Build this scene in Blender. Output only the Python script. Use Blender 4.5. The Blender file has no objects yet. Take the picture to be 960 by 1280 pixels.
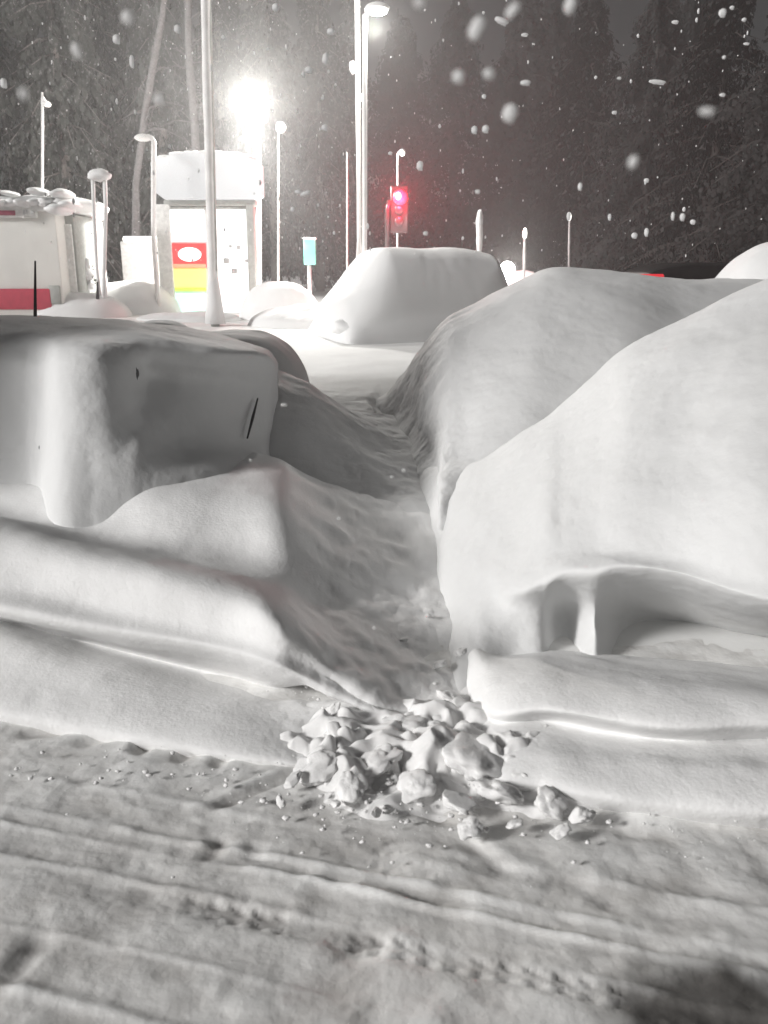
import bpy, math, random
import numpy as np
from mathutils import Vector, Matrix
R = math.radians
random.seed(7)
scn = bpy.context.scene
C = scn.collection

# ---------------------------------------------------------------- camera
F = 1050.0; TH = math.atan(300/1050); CT, ST = math.cos(TH), math.sin(TH); CZ = 1.65
cam = bpy.data.cameras.new('camera'); co = bpy.data.objects.new('camera', cam); C.objects.link(co)
co.location = (0, 0, CZ); co.rotation_euler = (math.pi/2-TH, 0, 0)
cam.sensor_fit = 'VERTICAL'; cam.sensor_height = 24; cam.lens = 24*F/1280
cam.clip_start = .05; cam.clip_end = 600
cam.dof.use_dof = True; cam.dof.focus_distance = 6.0; cam.dof.aperture_fstop = 2.8
scn.camera = co

def slope(py):
    v = (640-py)/F
    return (v*CT-ST)/(CT+v*ST)
def at(px, py, Y=None, z=None):
    """a point of the place seen at a pixel, at depth Y or at height z"""
    v = (640-py)/F; s = slope(py)
    if Y is None: Y = (z-CZ)/s
    return Vector(((px-480)/F*Y/(CT+v*ST), Y, CZ+s*Y))

# ---------------------------------------------------------------- noise
rng = np.random.RandomState(3)
_T = rng.rand(64, 64, 64)
def vn(x, y, z):
    x = np.asarray(x, float); y = np.asarray(y, float)+0*x; z = np.asarray(z, float)+0*x
    xi = np.floor(x).astype(int); yi = np.floor(y).astype(int); zi = np.floor(z).astype(int)
    fx = x-xi; fy = y-yi; fz = z-zi
    fx = fx*fx*fx*(fx*(fx*6-15)+10); fy = fy*fy*fy*(fy*(fy*6-15)+10); fz = fz*fz*fz*(fz*(fz*6-15)+10)
    g = lambda a, b, c: _T[(xi+a) & 63, (yi+b) & 63, (zi+c) & 63]
    l = lambda a, b, t: a+(b-a)*t
    return l(l(l(g(0,0,0), g(1,0,0), fx), l(g(0,1,0), g(1,1,0), fx), fy),
             l(l(g(0,0,1), g(1,0,1), fx), l(g(0,1,1), g(1,1,1), fx), fy), fz)*2-1
def fbm(x, y, z, o=4, g=.5):
    s = 0; a = 1; f = 1
    for i in range(o):
        s = s+a*vn(x*f+17.3*i, y*f+5.1*i, z*f+9.7*i); a *= g; f *= 2.03
    return s
def ss(a, b, x):
    t = np.clip((x-a)/(b-a), 0, 1); return t*t*(3-2*t)

# ---------------------------------------------------------------- mesh helpers
class MB:
    def __init__(s): s.v = []; s.f = []
    def add(s, vs, fs):
        o = len(s.v); s.v += [tuple(v) for v in vs]; s.f += [tuple(i+o for i in f) for f in fs]; return s
    def box(s, c, d, rz=0, bev=0):
        cx, cy, cz = c; hx, hy, hz = d[0]/2, d[1]/2, d[2]/2
        b = min(bev, hx*.9, hy*.9, hz*.9)
        ca, sa = math.cos(rz), math.sin(rz)
        if b <= 0:
            P = [(sx*hx, sy*hy, sz*hz) for sz in (-1,1) for sy in (-1,1) for sx in (-1,1)]
            Q = [(0,2,3,1),(4,5,7,6),(0,1,5,4),(2,6,7,3),(0,4,6,2),(1,3,7,5)]
        else:   # chamfered: stacked rounded rectangles
            P = []; Q = []; n = 12
            for zz, inset in ((-hz, b), (-hz+b, 0), (hz-b, 0), (hz, b)):
                for (qx, qy, a0) in ((1,1,0),(-1,1,90),(-1,-1,180),(1,-1,270)):
                    for k in range(3):
                        a = R(a0+k*45); r = b
                        P.append((qx*(hx-r)+math.cos(a)*(r-inset*.7), qy*(hy-r)+math.sin(a)*(r-inset*.7), zz))
            for l in range(3):
                for k in range(n):
                    Q.append((l*n+k, l*n+(k+1)%n, (l+1)*n+(k+1)%n, (l+1)*n+k))
            Q.append(tuple(range(n))[::-1]); Q.append(tuple(range(3*n, 4*n)))
        return s.add([(cx+x*ca-y*sa, cy+x*sa+y*ca, cz+z) for x, y, z in P], Q)
    def tube(s, pts, rad, n=10, jit=0):
        pts = [Vector(p) for p in pts]
        if not hasattr(rad, '__len__'): rad = [rad]*len(pts)
        V = []; Q = []
        for i, p in enumerate(pts):
            t = (pts[min(i+1, len(pts)-1)]-pts[max(i-1, 0)]).normalized()
            a = t.orthogonal() if abs(t.z) < .9 else t.cross(Vector((0,1,0)))
            a.normalize(); b = t.cross(a)
            for k in range(n):
                an = 2*math.pi*k/n; r = rad[i]*(1+jit*random.uniform(-1, 1))
                V.append(p+(a*math.cos(an)+b*math.sin(an))*r)
        for i in range(len(pts)-1):
            for k in range(n):
                Q.append((i*n+k, i*n+(k+1)%n, (i+1)*n+(k+1)%n, (i+1)*n+k))
        Q.append(tuple(range(n))[::-1]); Q.append(tuple(range((len(pts)-1)*n, len(pts)*n)))
        return s.add(V, Q)
    def blob(s, c, d, amp=.15, fr=2.0, nu=20, nv=12, seed=0, facet=False):
        """lumpy closed body (snow heap, clod, lamp glass)"""
        u = np.linspace(0, 2*np.pi, nu, endpoint=False); w = np.linspace(0, np.pi, nv)
        V = [];
        U, W = np.meshgrid(u, w)
        X = np.cos(U)*np.sin(W); Y = np.sin(U)*np.sin(W); Z = np.cos(W)
        r = 1+amp*fbm(X*fr+seed*3.1, Y*fr+seed, Z*fr+7, 3)
        if facet:
            rs = np.random.RandomState(seed+11)
            for k in range(9):
                n = rs.randn(3); n /= np.linalg.norm(n); dd = rs.uniform(.55, .85)
                dot = (X*n[0]+Y*n[1]+Z*n[2])
                r = np.where(dot > .15, np.minimum(r, dd/np.maximum(dot, .15)), r)
        X, Y, Z = X*r*d[0]/2+c[0], Y*r*d[1]/2+c[1], Z*r*d[2]/2+c[2]
        vs = list(zip(X.ravel(), Y.ravel(), Z.ravel())); Q = []
        for j in range(nv-1):
            for i in range(nu):
                Q.append((j*nu+i, (j+1)*nu+i, (j+1)*nu+(i+1)%nu, j*nu+(i+1)%nu))
        return s.add(vs, Q)
    def build(s, name, mat, parent=None, smooth=True, loc=None):
        m = bpy.data.meshes.new(name); m.from_pydata(s.v, [], s.f); m.update()
        if smooth: m.polygons.foreach_set('use_smooth', [True]*len(m.polygons))
        m.materials.append(mat)
        o = bpy.data.objects.new(name, m); C.objects.link(o)
        if parent: o.parent = parent
        if loc: o.location = loc
        return o
def grid_mesh(name, X, Y, Z, mat, parent=None):
    nv, nu = X.shape
    V = np.stack([X.ravel(), Y.ravel(), Z.ravel()], 1)
    i = np.arange(nv*nu).reshape(nv, nu)
    Q = np.stack([i[:-1,:-1].ravel(), i[:-1,1:].ravel(), i[1:,1:].ravel(), i[1:,:-1].ravel()], 1)
    m = bpy.data.meshes.new(name)
    m.vertices.add(len(V)); m.vertices.foreach_set('co', V.ravel())
    m.loops.add(Q.size); m.loops.foreach_set('vertex_index', Q.ravel().astype(np.int32))
    m.polygons.add(len(Q)); m.polygons.foreach_set('loop_start', np.arange(0, Q.size, 4, dtype=np.int32))
    m.update(calc_edges=True); m.validate()
    m.polygons.foreach_set('use_smooth', [True]*len(m.polygons))
    m.materials.append(mat)
    o = bpy.data.objects.new(name, m); C.objects.link(o)
    if parent: o.parent = parent
    return o
def cr(P, n):
    """Catmull-Rom resample along axis 0, P (k,...) -> (n,...)"""
    k = len(P); t = np.linspace(0, k-1, n); i = np.minimum(t.astype(int), k-2); f = (t-i)
    f = f.reshape((-1,)+(1,)*(P.ndim-1))
    p0 = P[np.maximum(i-1, 0)]; p1 = P[i]; p2 = P[i+1]; p3 = P[np.minimum(i+2, k-1)]
    return .5*((2*p1)+(-p0+p2)*f+(2*p0-5*p1+4*p2-p3)*f*f+(-p0+3*p1-3*p2+p3)*f*f*f)
def loft(name, cols, mat, nu, nv, parent=None, amp=(.02, 1.6, .006, 9), sharp=None, extra=None):
    """cols: list of columns, each a list of Vectors; smooth sheet through them, roughened along its normals"""
    P = np.array([[tuple(p) for p in c] for c in cols])      # (ncol,nrow,3)
    P = cr(P, nu); P = np.swapaxes(cr(np.swapaxes(P, 0, 1), nv), 0, 1)
    du = np.gradient(P, axis=0); dv = np.gradient(P, axis=1)
    N = np.cross(du, dv); N /= np.linalg.norm(N, axis=2, keepdims=True)+1e-9
    x, y, z = P[...,0], P[...,1], P[...,2]
    d = amp[0]*fbm(x*amp[1], y*amp[1], z*amp[1], 3)+amp[2]*fbm(x*amp[3], y*amp[3], z*amp[3], 4, .55)
    if extra is not None: d = d+extra(x, y, z)
    P = P+N*d[...,None]
    return grid_mesh(name, P[...,0].T, P[...,1].T, P[...,2].T, mat, parent)

def tag(o, label=None, cat=None, group=None, kind=None):
    if label: o['label'] = label
    if cat: o['category'] = cat
    if group: o['group'] = group
    if kind: o['kind'] = kind
    return o
def empty(name, loc, label, cat, group=None, rz=0):
    o = bpy.data.objects.new(name, None); C.objects.link(o); o.location = loc; o.rotation_euler.z = rz
    o.empty_display_size = .2
    return tag(o, label, cat, group)
def copy_tree(o, parent=None):
    c = o.copy(); C.objects.link(c)
    if parent: c.parent = parent
    for ch in list(o.children): copy_tree(ch, c)
    return c

# ---------------------------------------------------------------- materials
def new_mat(name):
    m = bpy.data.materials.new(name); m.use_nodes = True
    nt = m.node_tree; return m, nt, nt.nodes, nt.links, nt.nodes['Principled BSDF']
def noise(ns, ls, scale, detail=4, stretch=None, coord='Object', rot=0):
    tc = ns.new('ShaderNodeTexCoord'); n = ns.new('ShaderNodeTexNoise'); n.inputs['Scale'].default_value = scale
    n.inputs['Detail'].default_value = detail
    mp = ns.new('ShaderNodeMapping'); ls.new(tc.outputs[coord], mp.inputs[0]); ls.new(mp.outputs[0], n.inputs['Vector'])
    if stretch: mp.inputs['Scale'].default_value = stretch
    mp.inputs['Rotation'].default_value[2] = rot
    return n
def ramp(ns, ls, src, stops):
    r = ns.new('ShaderNodeValToRGB'); ls.new(src, r.inputs[0])
    while len(r.color_ramp.elements) < len(stops): r.color_ramp.elements.new(.5)
    for e, (p, c) in zip(r.color_ramp.elements, stops):
        e.position = p; e.color = (*c, 1) if len(c) == 3 else c
    return r
def snow_mat(name, col=(.80,.80,.80), dirt=.06, bump=.25, bscale=60, low=None):
    m, nt, ns, ls, b = new_mat(name)
    n = noise(ns, ls, 2.3, 5)
    c2 = low or tuple(x*(1-dirt) for x in col)
    r = ramp(ns, ls, n.outputs[0], [(.35, c2), (.6, col)])
    ls.new(r.outputs[0], b.inputs['Base Color'])
    b.inputs['Roughness'].default_value = .75
    b.inputs['Specular IOR Level'].default_value = .25
    n2 = noise(ns, ls, bscale, 6); bp = ns.new('ShaderNodeBump'); bp.inputs['Strength'].default_value = bump
    bp.inputs['Distance'].default_value = .006
    ls.new(n2.outputs[0], bp.inputs['Height']); ls.new(bp.outputs[0], b.inputs['Normal'])
    return m
SNOW = snow_mat('fresh_snow_dimmed', (.745,.747,.745), .015, .2)  # greyed to hold down the light on drifts; same snow as the banks
BANK = snow_mat('ploughed_snow_lit', (.88,.878,.874), .03, .35, 70)  # colour raised so the near banks look more brightly lit
CLOD = snow_mat('broken_snow', (.86,.855,.85), .10, .35, 25)
FARSNOW = snow_mat('trodden_snow', (.80,.80,.79), .05, .3, 12)

def plain(name, col, rough=.6, metal=0, var=.15, scale=8, bump=.1):
    m, nt, ns, ls, b = new_mat(name)
    n = noise(ns, ls, scale, 5)
    r = ramp(ns, ls, n.outputs[0], [(.3, tuple(c*(1-var) for c in col)), (.7, tuple(min(1, c*(1+var)) for c in col))])
    ls.new(r.outputs[0], b.inputs['Base Color']); b.inputs['Roughness'].default_value = rough
    b.inputs['Metallic'].default_value = metal
    bp = ns.new('ShaderNodeBump'); bp.inputs['Strength'].default_value = bump; bp.inputs['Distance'].default_value = .01
    ls.new(n.outputs[0], bp.inputs['Height']); ls.new(bp.outputs[0], b.inputs['Normal'])
    return m
def emis(name, col, st, base=None):
    m, nt, ns, ls, b = new_mat(name)
    b.inputs['Base Color'].default_value = (*(base or col), 1); b.inputs['Emission Color'].default_value = (*col, 1)
    n = noise(ns, ls, 3, 2); mr = ns.new('ShaderNodeMapRange'); ls.new(n.outputs[0], mr.inputs[0])
    mr.inputs['To Min'].default_value = st*.85; mr.inputs['To Max'].default_value = st*1.15
    m.cycles.emission_sampling = 'NONE'; ls.new(mr.outputs[0], b.inputs['Emission Strength']); b.inputs['Roughness'].default_value = .4
    return m
STEEL = plain('galvanised_steel', (.32,.32,.32), .45, .4)
DARK = plain('dark_rubber', (.02,.02,.022), .5)
GLASSDK = plain('dark_glass', (.05,.055,.06), .12, 0)
CARDK = plain('dark_car_paint', (.025,.022,.022), .3, .2)
WHITEP = plain('white_paint', (.72,.72,.70), .5)
REDP = plain('red_paint', (.55,.06,.10), .5, 0, .08)
GREYP = plain('grey_cladding', (.35,.36,.34), .6)
CONC = plain('pale_render', (.45,.45,.45), .8)
BARK = plain('frosted_bark', (.22,.20,.19), .9, 0, .4, 14, .6)
DBARK = plain('darkened_bark', (.025,.022,.02), .9)  # bark blackened to match the unlit right-hand trees
PALEBARK = plain('pale_frosted_bark', (.13,.125,.125), .9, 0, .35, 10, .6)

def leaf_mat(name, a, b_, sn):
    m, nt, ns, ls, b = new_mat(name)
    n = noise(ns, ls, 1.1, 3); g = ns.new('ShaderNodeNewGeometry')
    n2 = noise(ns, ls, 9, 3)
    r = ramp(ns, ls, n2.outputs[0], [(.42, a), (.60, b_), (.72, sn)])
    ls.new(r.outputs[0], b.inputs['Base Color']); b.inputs['Roughness'].default_value = .8
    return m
NEEDLE = leaf_mat('snowy_needles', (.03,.036,.03), (.07,.073,.068), (.28,.28,.28))
NEEDLED = leaf_mat('darkened_needles', (.003,.003,.003), (.005,.005,.005), (.009,.009,.009))  # near-black colour stands in for the lack of light on right-hand trees

# ---------------------------------------------------------------- road
TDIR = R(-15.5)     # direction of the wheel tracks
def road_h(x, y):
    s = x*math.sin(-TDIR)*1.0+y*math.cos(TDIR)        # across the tracks
    t = x*math.cos(TDIR)+y*math.sin(TDIR)             # along the tracks
    s = s+.03*vn(t*.9, s*.7, 3.1)+.014*vn(t*2.6, s*2, 8)+.05*ss(-.2, 1.2, t)*(s-1.9)
    h = .009*fbm(x*1.6, y*2.0, 1.5, 3)+.007*np.maximum(fbm(x*4+2, y*6, 5.5, 4), -.1)
    h = h+.006*fbm(x*7, y*8, 2.2, 4)+.0022*fbm(t*1.6, s*13, 2.2, 3)*ss(-.3,.4,vn(x*1.3+4,y*2,3))               # long streaks pressed by tyres
    h = h+.0035*fbm(t*9, s*14, 4.2, 4)*ss(-.2,.5,vn(x*1.7,y*3,7))
    for c, w, a in ((1.916,.020,.034),(1.84,.014,.028),(1.71,.018,.034),(1.29,.022,.03),(2.09,.022,.018),(1.47,.012,.014)):
        k = .55+.45*vn(t*1.3+c*9, c*5, 0)
        h = h+a*.5*k*np.exp(-((s-c)/(w*.9))**2)*(1+.5*vn(t*14, s*16, c))-a*.05*np.exp(-((s-c-.055)/(w*2.5))**2)
    # tyre tread print
    tr = np.exp(-((s-1.665)/.045)**4)*ss(-1.2, -.9, t)*ss(.95, .3, t)
    h = h+tr*(.0045*ss(-.5,.4,vn(x*6,y*8,1))*np.sign(np.sin(t*95+np.sin(s*90)*1.2))*np.abs(np.sin(t*95))**.5*(.5+.5*np.sign(np.sin(s*150)))-.006)
    # a few gouges
    for gx, gy, ga, gl, gw, gd in ((-.42,2.42,R(38),.17,.022,.030),(-.50,2.13,R(75),.05,.03,.022),(-.9,1.70,R(80),.10,.035,.022),(.30,2.1,R(-50),.10,.03,.02),
                                   (.12,2.33,R(-45),.12,.035,.03),(-1.05,2.72,R(25),.07,.035,.03),(-.86,2.68,R(70),.06,.03,.03),(-.7,2.64,R(60),.06,.03,.03),(-.56,2.60,R(60),.06,.03,.03),(-1.25,2.78,R(15),.09,.03,.025),(-.05,1.75,R(60),.07,.05,.016),(.55,1.95,R(-35),.12,.05,.018),(-.38,2.12,R(70),.04,.03,.015),(.75,2.2,R(-20),.16,.04,.02)):
        dx = x-gx; dy = y-gy; a = dx*math.cos(ga)+dy*math.sin(ga); b = -dx*math.sin(ga)+dy*math.cos(ga)
        h = h-.7*gd*np.exp(-(a/gl)**4-(b/gw)**2)+gd*.3*np.exp(-(a/gl)**2-((b-gw*1.8)/gw)**2)
    return h
m, nt, ns, ls, b = new_mat('packed_snow_road')
n1 = noise(ns, ls, 3.2, 6, (1, 1.7, 1)); n2 = noise(ns, ls, 5.5, 5, (1, 1.6, 1), rot=-TDIR*1.0)
mixn = ns.new('ShaderNodeMath'); mixn.operation = 'ADD'; ls.new(n1.outputs[0], mixn.inputs[0]); ls.new(n2.outputs[0], mixn.inputs[1])
hf = ns.new('ShaderNodeMath'); hf.operation = 'MULTIPLY'; hf.inputs[1].default_value = .5; ls.new(mixn.outputs[0], hf.inputs[0])
rr = ramp(ns, ls, hf.outputs[0], [(.32, (.50,.485,.465)), (.48, (.68,.67,.655)), (.62, (.84,.835,.82))])
# bare wet asphalt patch
tc = ns.new('ShaderNodeTexCoord'); mp = ns.new('ShaderNodeMapping'); ls.new(tc.outputs['Object'], mp.inputs[0])
pc = at(900, 1275, z=0); mp.vector_type = 'POINT'
mp.inputs['Location'].default_value = (-pc.x*4.2, -pc.y*6.5, 0); mp.inputs['Scale'].default_value = (4.2, 6.5, 1)
gl = ns.new('ShaderNodeVectorMath'); gl.operation = 'LENGTH'; ls.new(mp.outputs[0], gl.inputs[0])
n3 = noise(ns, ls, 5, 5); ad = ns.new('ShaderNodeMath'); ad.operation = 'ADD'; ls.new(gl.outputs['Value'], ad.inputs[0]); ls.new(n3.outputs[0], ad.inputs[1])
pr = ramp(ns, ls, ad.outputs[0], [(.85, (.0,.0,.0)), (1.0, (.45,.45,.45))]); pr.color_ramp.elements.new(1.0)
pr.color_ramp.elements[0].position = .62; pr.color_ramp.elements[0].color = (1,1,1,1)
pr.color_ramp.elements[1].position = .8; pr.color_ramp.elements[1].color = (.4,.4,.4,1)
pr.color_ramp.elements[2].position = 1.0; pr.color_ramp.elements[2].color = (0,0,0,1)
sc = ns.new('ShaderNodeMath'); sc.operation = 'MULTIPLY'; sc.inputs[1].default_value = .55; ls.new(ad.outputs[0], sc.inputs[0])
for l in list(nt.links):
    if l.to_node == pr: nt.links.remove(l)
ls.new(sc.outputs[0], pr.inputs[0])
mx = ns.new('ShaderNodeMixRGB'); ls.new(pr.outputs[0], mx.inputs[0]); ls.new(rr.outputs[0], mx.inputs[1]); mx.inputs[2].default_value = (.06,.055,.05,1)
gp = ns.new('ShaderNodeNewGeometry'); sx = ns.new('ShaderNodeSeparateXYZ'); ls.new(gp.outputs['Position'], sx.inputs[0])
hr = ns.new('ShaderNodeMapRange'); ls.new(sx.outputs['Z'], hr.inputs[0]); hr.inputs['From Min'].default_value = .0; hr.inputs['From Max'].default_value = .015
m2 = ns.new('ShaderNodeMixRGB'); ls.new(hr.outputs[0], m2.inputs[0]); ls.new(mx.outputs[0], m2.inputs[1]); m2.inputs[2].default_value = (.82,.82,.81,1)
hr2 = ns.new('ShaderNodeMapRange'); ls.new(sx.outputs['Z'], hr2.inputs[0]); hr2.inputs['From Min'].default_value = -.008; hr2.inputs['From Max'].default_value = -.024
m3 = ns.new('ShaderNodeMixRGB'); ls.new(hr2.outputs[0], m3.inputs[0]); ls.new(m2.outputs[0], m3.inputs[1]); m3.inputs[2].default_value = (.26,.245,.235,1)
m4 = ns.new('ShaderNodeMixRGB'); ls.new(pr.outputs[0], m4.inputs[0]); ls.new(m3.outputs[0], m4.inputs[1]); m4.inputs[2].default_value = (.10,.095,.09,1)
ls.new(m4.outputs[0], b.inputs['Base Color']); b.inputs['Roughness'].default_value = .6
nb = noise(ns, ls, 40, 6); bp = ns.new('ShaderNodeBump'); bp.inputs['Strength'].default_value = .4; bp.inputs['Distance'].default_value = .008
ls.new(nb.outputs[0], bp.inputs['Height']); ls.new(bp.outputs[0], b.inputs['Normal'])
ROADM = m
def axis(parts):
    out = []
    for a, b_, n in parts: out.append(np.linspace(a, b_, n, endpoint=False))
    out.append([parts[-1][1]]); return np.concatenate(out)
xs = axis([(-16,-2.6,60),(-2.6,2.6,620),(2.6,16,60)]); ys = axis([(-6,.9,40),(.9,3.1,300),(3.1,3.6,10)])
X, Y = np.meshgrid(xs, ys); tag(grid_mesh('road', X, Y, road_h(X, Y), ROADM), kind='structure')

# ---------------------------------------------------------------- ground: raised snow field with the dug path running into it
def trench_c(y): return .25-.2*ss(5.5, 8.5, y)+.03*np.sin(y*2.1)
def floor_z(y): return .43*ss(3.2, 9.6, y)
def ground_h(x, y):
    fz = floor_z(y)
    hi = fz+.10*ss(3, 5, y)*(1-ss(7, 10, y))
    w = .13+.0*y
    d = np.abs(x-trench_c(y))
    k = ss(w*.8, w*1.5, d+.08*vn(x*3, y*3, 5))
    cut = 1-ss(8.2, 10.5, y)
    h = fz+(hi-fz)*(k*cut+(1-cut))
    h = h+.016*fbm(x*5, y*5, 2, 4)*np.exp(-((x+.1)/1.0)**2)*(1-ss(6, 12, y))
    h = h+.03*ss(6, 12, y)*fbm(x*.5, y*.5, 6, 3)
    h = h-.13*np.exp(-(x/9)**2)*ss(15, 40, y)*0
    h = h-.07*np.exp(-((x-trench_c(y)+.15)/.55)**2)*(1-ss(7.6, 8.6, y))
    return h-.03*(1-ss(2.6, 2.9, y))-.02
xs = axis([(-160,-12,40),(-12,-1.6,90),(-1.6,1.4,220),(1.4,12,90),(12,160,40)]); ys = axis([(2.45,9,420),(9,24,150),(24,60,60),(60,260,30)])
X, Y = np.meshgrid(xs, ys); tag(grid_mesh('ground', X, Y, ground_h(X, Y), FARSNOW), kind='structure')

# ---------------------------------------------------------------- left roadside bank (two stacked lips)
def on_floor(px, py, off):
    Y = 5.0
    for k in range(40): Y = .6*Y+.4*(float(floor_z(Y))-CZ)/slope(py)
    p = at(px, py, Y); p.z += off; return p
def pt(px, r, depth):
    if len(r) == 4 and r[2] == 'Y': return at(r[0], r[1], r[3])
    if len(r) == 4: return on_floor(r[0], r[1], r[3])
    if len(r) == 3: return at(r[0], r[1], z=r[2])
    return at(px, r[0], r[1]) if depth else at(px, r[0], z=r[1])
def cols_z(spec): return [[pt(px, r, False) for r in rows] for px, rows in spec]
L = [
 (-420, [(870,-0.080),(845,0.052),(800,0.127),(765,0.190),(735,0.140),(725,0.370),(700,0.450),(620,0.610),(585,0.450),(540,0.500),(500,0.400)]),
 (-150, [(895,-0.080),(870,0.052),(820,0.121),(783,0.180),(755,0.130),(745,0.370),(715,0.450),(640,0.610),(610,0.450),(565,0.500),(520,0.400)]),
 (0, [(915,-0.080),(892,0.042),(845,0.110),(800,0.170),(775,0.110),(765,0.340),(735,0.410),(662,0.570),(640,0.410),(590,0.480),(540,0.400)]),
 (100, [(935,-0.080),(910,0.035),(865,0.094),(828,0.120),(800,0.060),(785,0.300),(755,0.370),(690,0.530),(668,0.380),(600,0.500),(550,0.440)]),
 (200, [(950,-0.080),(928,0.032),(885,0.077),(855,0.080),(825,0.030),(802,0.270),(775,0.340),(712,0.500),(685,0.370),(605,0.540),(550,0.480)]),
 (290, [(962,-0.080),(945,0.028),(905,0.066),(875,0.060),(848,0.000),(820,0.240),(795,0.310),(735,0.450),(700,0.337),(615,0.515),(560,0.475)]),
 (345, [(972,-0.080),(952,0.021),(920,0.050),(890,0.040),(865,-0.020),(838,0.210),(815,0.280),(765,0.400),(715,0.305),(630,0.490),(570,0.470)]),
 (385, [(965,-0.100),(945,-0.020),(925,0.020),(905,0.009),(885,0.007),(862,0.103),(845,0.150),(810,0.180),(750,0.200),(660,0.300),(600,0.340)]),
 (420, [(960,-0.140),(945,-0.100),(925,-0.100),(905,-0.121),(885,-0.123),(865,-0.057),(845,-0.030),(815,0.000),(760,0.000),(680,0.050),(620,0.050)]),
]
def run_down(cols, dxs, k0=0):
    last = cols[-1]
    for f, h in dxs:
        c = []
        for p in last:
            xv = float(trench_c(p.y)); fz = float(floor_z(p.y))
            c.append(Vector((p.x+(xv-p.x)*f, p.y+.02*math.sin(9*f+p.y*4), fz+(p.z-fz)*h-(.05 if f > 1 else 0))))
        cols.append(c)
    return cols
Lcols = run_down(cols_z(L[:-2]), ((.18,.74),(.36,.46),(.58,.22),(.80,.08),(1.0,.02),(1.25,.04)))
def rough(x, y, z):
    k = ss(-.55, -.2, x)*ss(.9, .5, x)
    return k*(.022*fbm(x*3.5, y*3.5, z*3, 3)+.008*np.abs(fbm(x*8, y*8, z*8, 3)))
lb = loft('snow_bank', Lcols, BANK, 620, 300, amp=(.014, 1.6, .002, 8), extra=rough)
tag(lb, 'ploughed two-lipped snow bank along the road at the left of the dug path', 'snow bank')

# ---------------------------------------------------------------- right roadside bank
Rr = [
 (575, [(930,-.12),(915,-.08),(895,-.06),(880,-.06),(865,-.05),(850,-.02),(820,.0),(790,.02),(760,.0)]),
 (615, [(1000,-0.080),(975,0.030),(940,0.060),(915,0.070),(900,0.070),(885,0.120),(850,0.140),(824,0.090),(810,-0.100)]),
 (680, [(1015,-0.080),(985,0.060),(945,0.110),(915,0.100),(900,0.100),(885,0.190),(850,0.210),(829,0.140),(810,-0.060)]),
 (760, [(1030,-0.080),(1000,0.070),(955,0.120),(932,0.110),(915,0.100),(898,0.200),(860,0.230),(834,0.150),(810,-0.060)]),
 (850, [(1040,-0.080),(1010,0.070),(960,0.130),(942,0.120),(925,0.100),(908,0.210),(865,0.240),(844,0.160),(820,-0.060)]),
 (960, [(1050,-0.080),(1018,0.080),(965,0.140),(942,0.120),(922,0.110),(905,0.220),(870,0.250),(856,0.160),(830,-0.060)]),
 (1100, [(1060,-0.080),(1025,0.080),(970,0.140),(945,0.120),(925,0.110),(905,0.230),(880,0.250),(864,0.160),(840,-0.060)]),
 (1400, [(1075,-0.080),(1035,0.080),(980,0.140),(950,0.120),(930,0.110),(905,0.230),(890,0.250),(874,0.160),(850,-0.060)]),
]
def slant(x, y, z):
    t = x*1.0-y*1.2
    return -.035*np.clip(vn(t*7, y*1.5, 2)-.1, 0, 1)*ss(.12, .02, z)
rb = loft('snow_bank', cols_z(Rr), BANK, 420, 260, amp=(.012, 1.8, .002, 8), extra=slant)
tag(rb, 'low ploughed snow bank with a long crease at the right of the dug path', 'snow bank')

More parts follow.
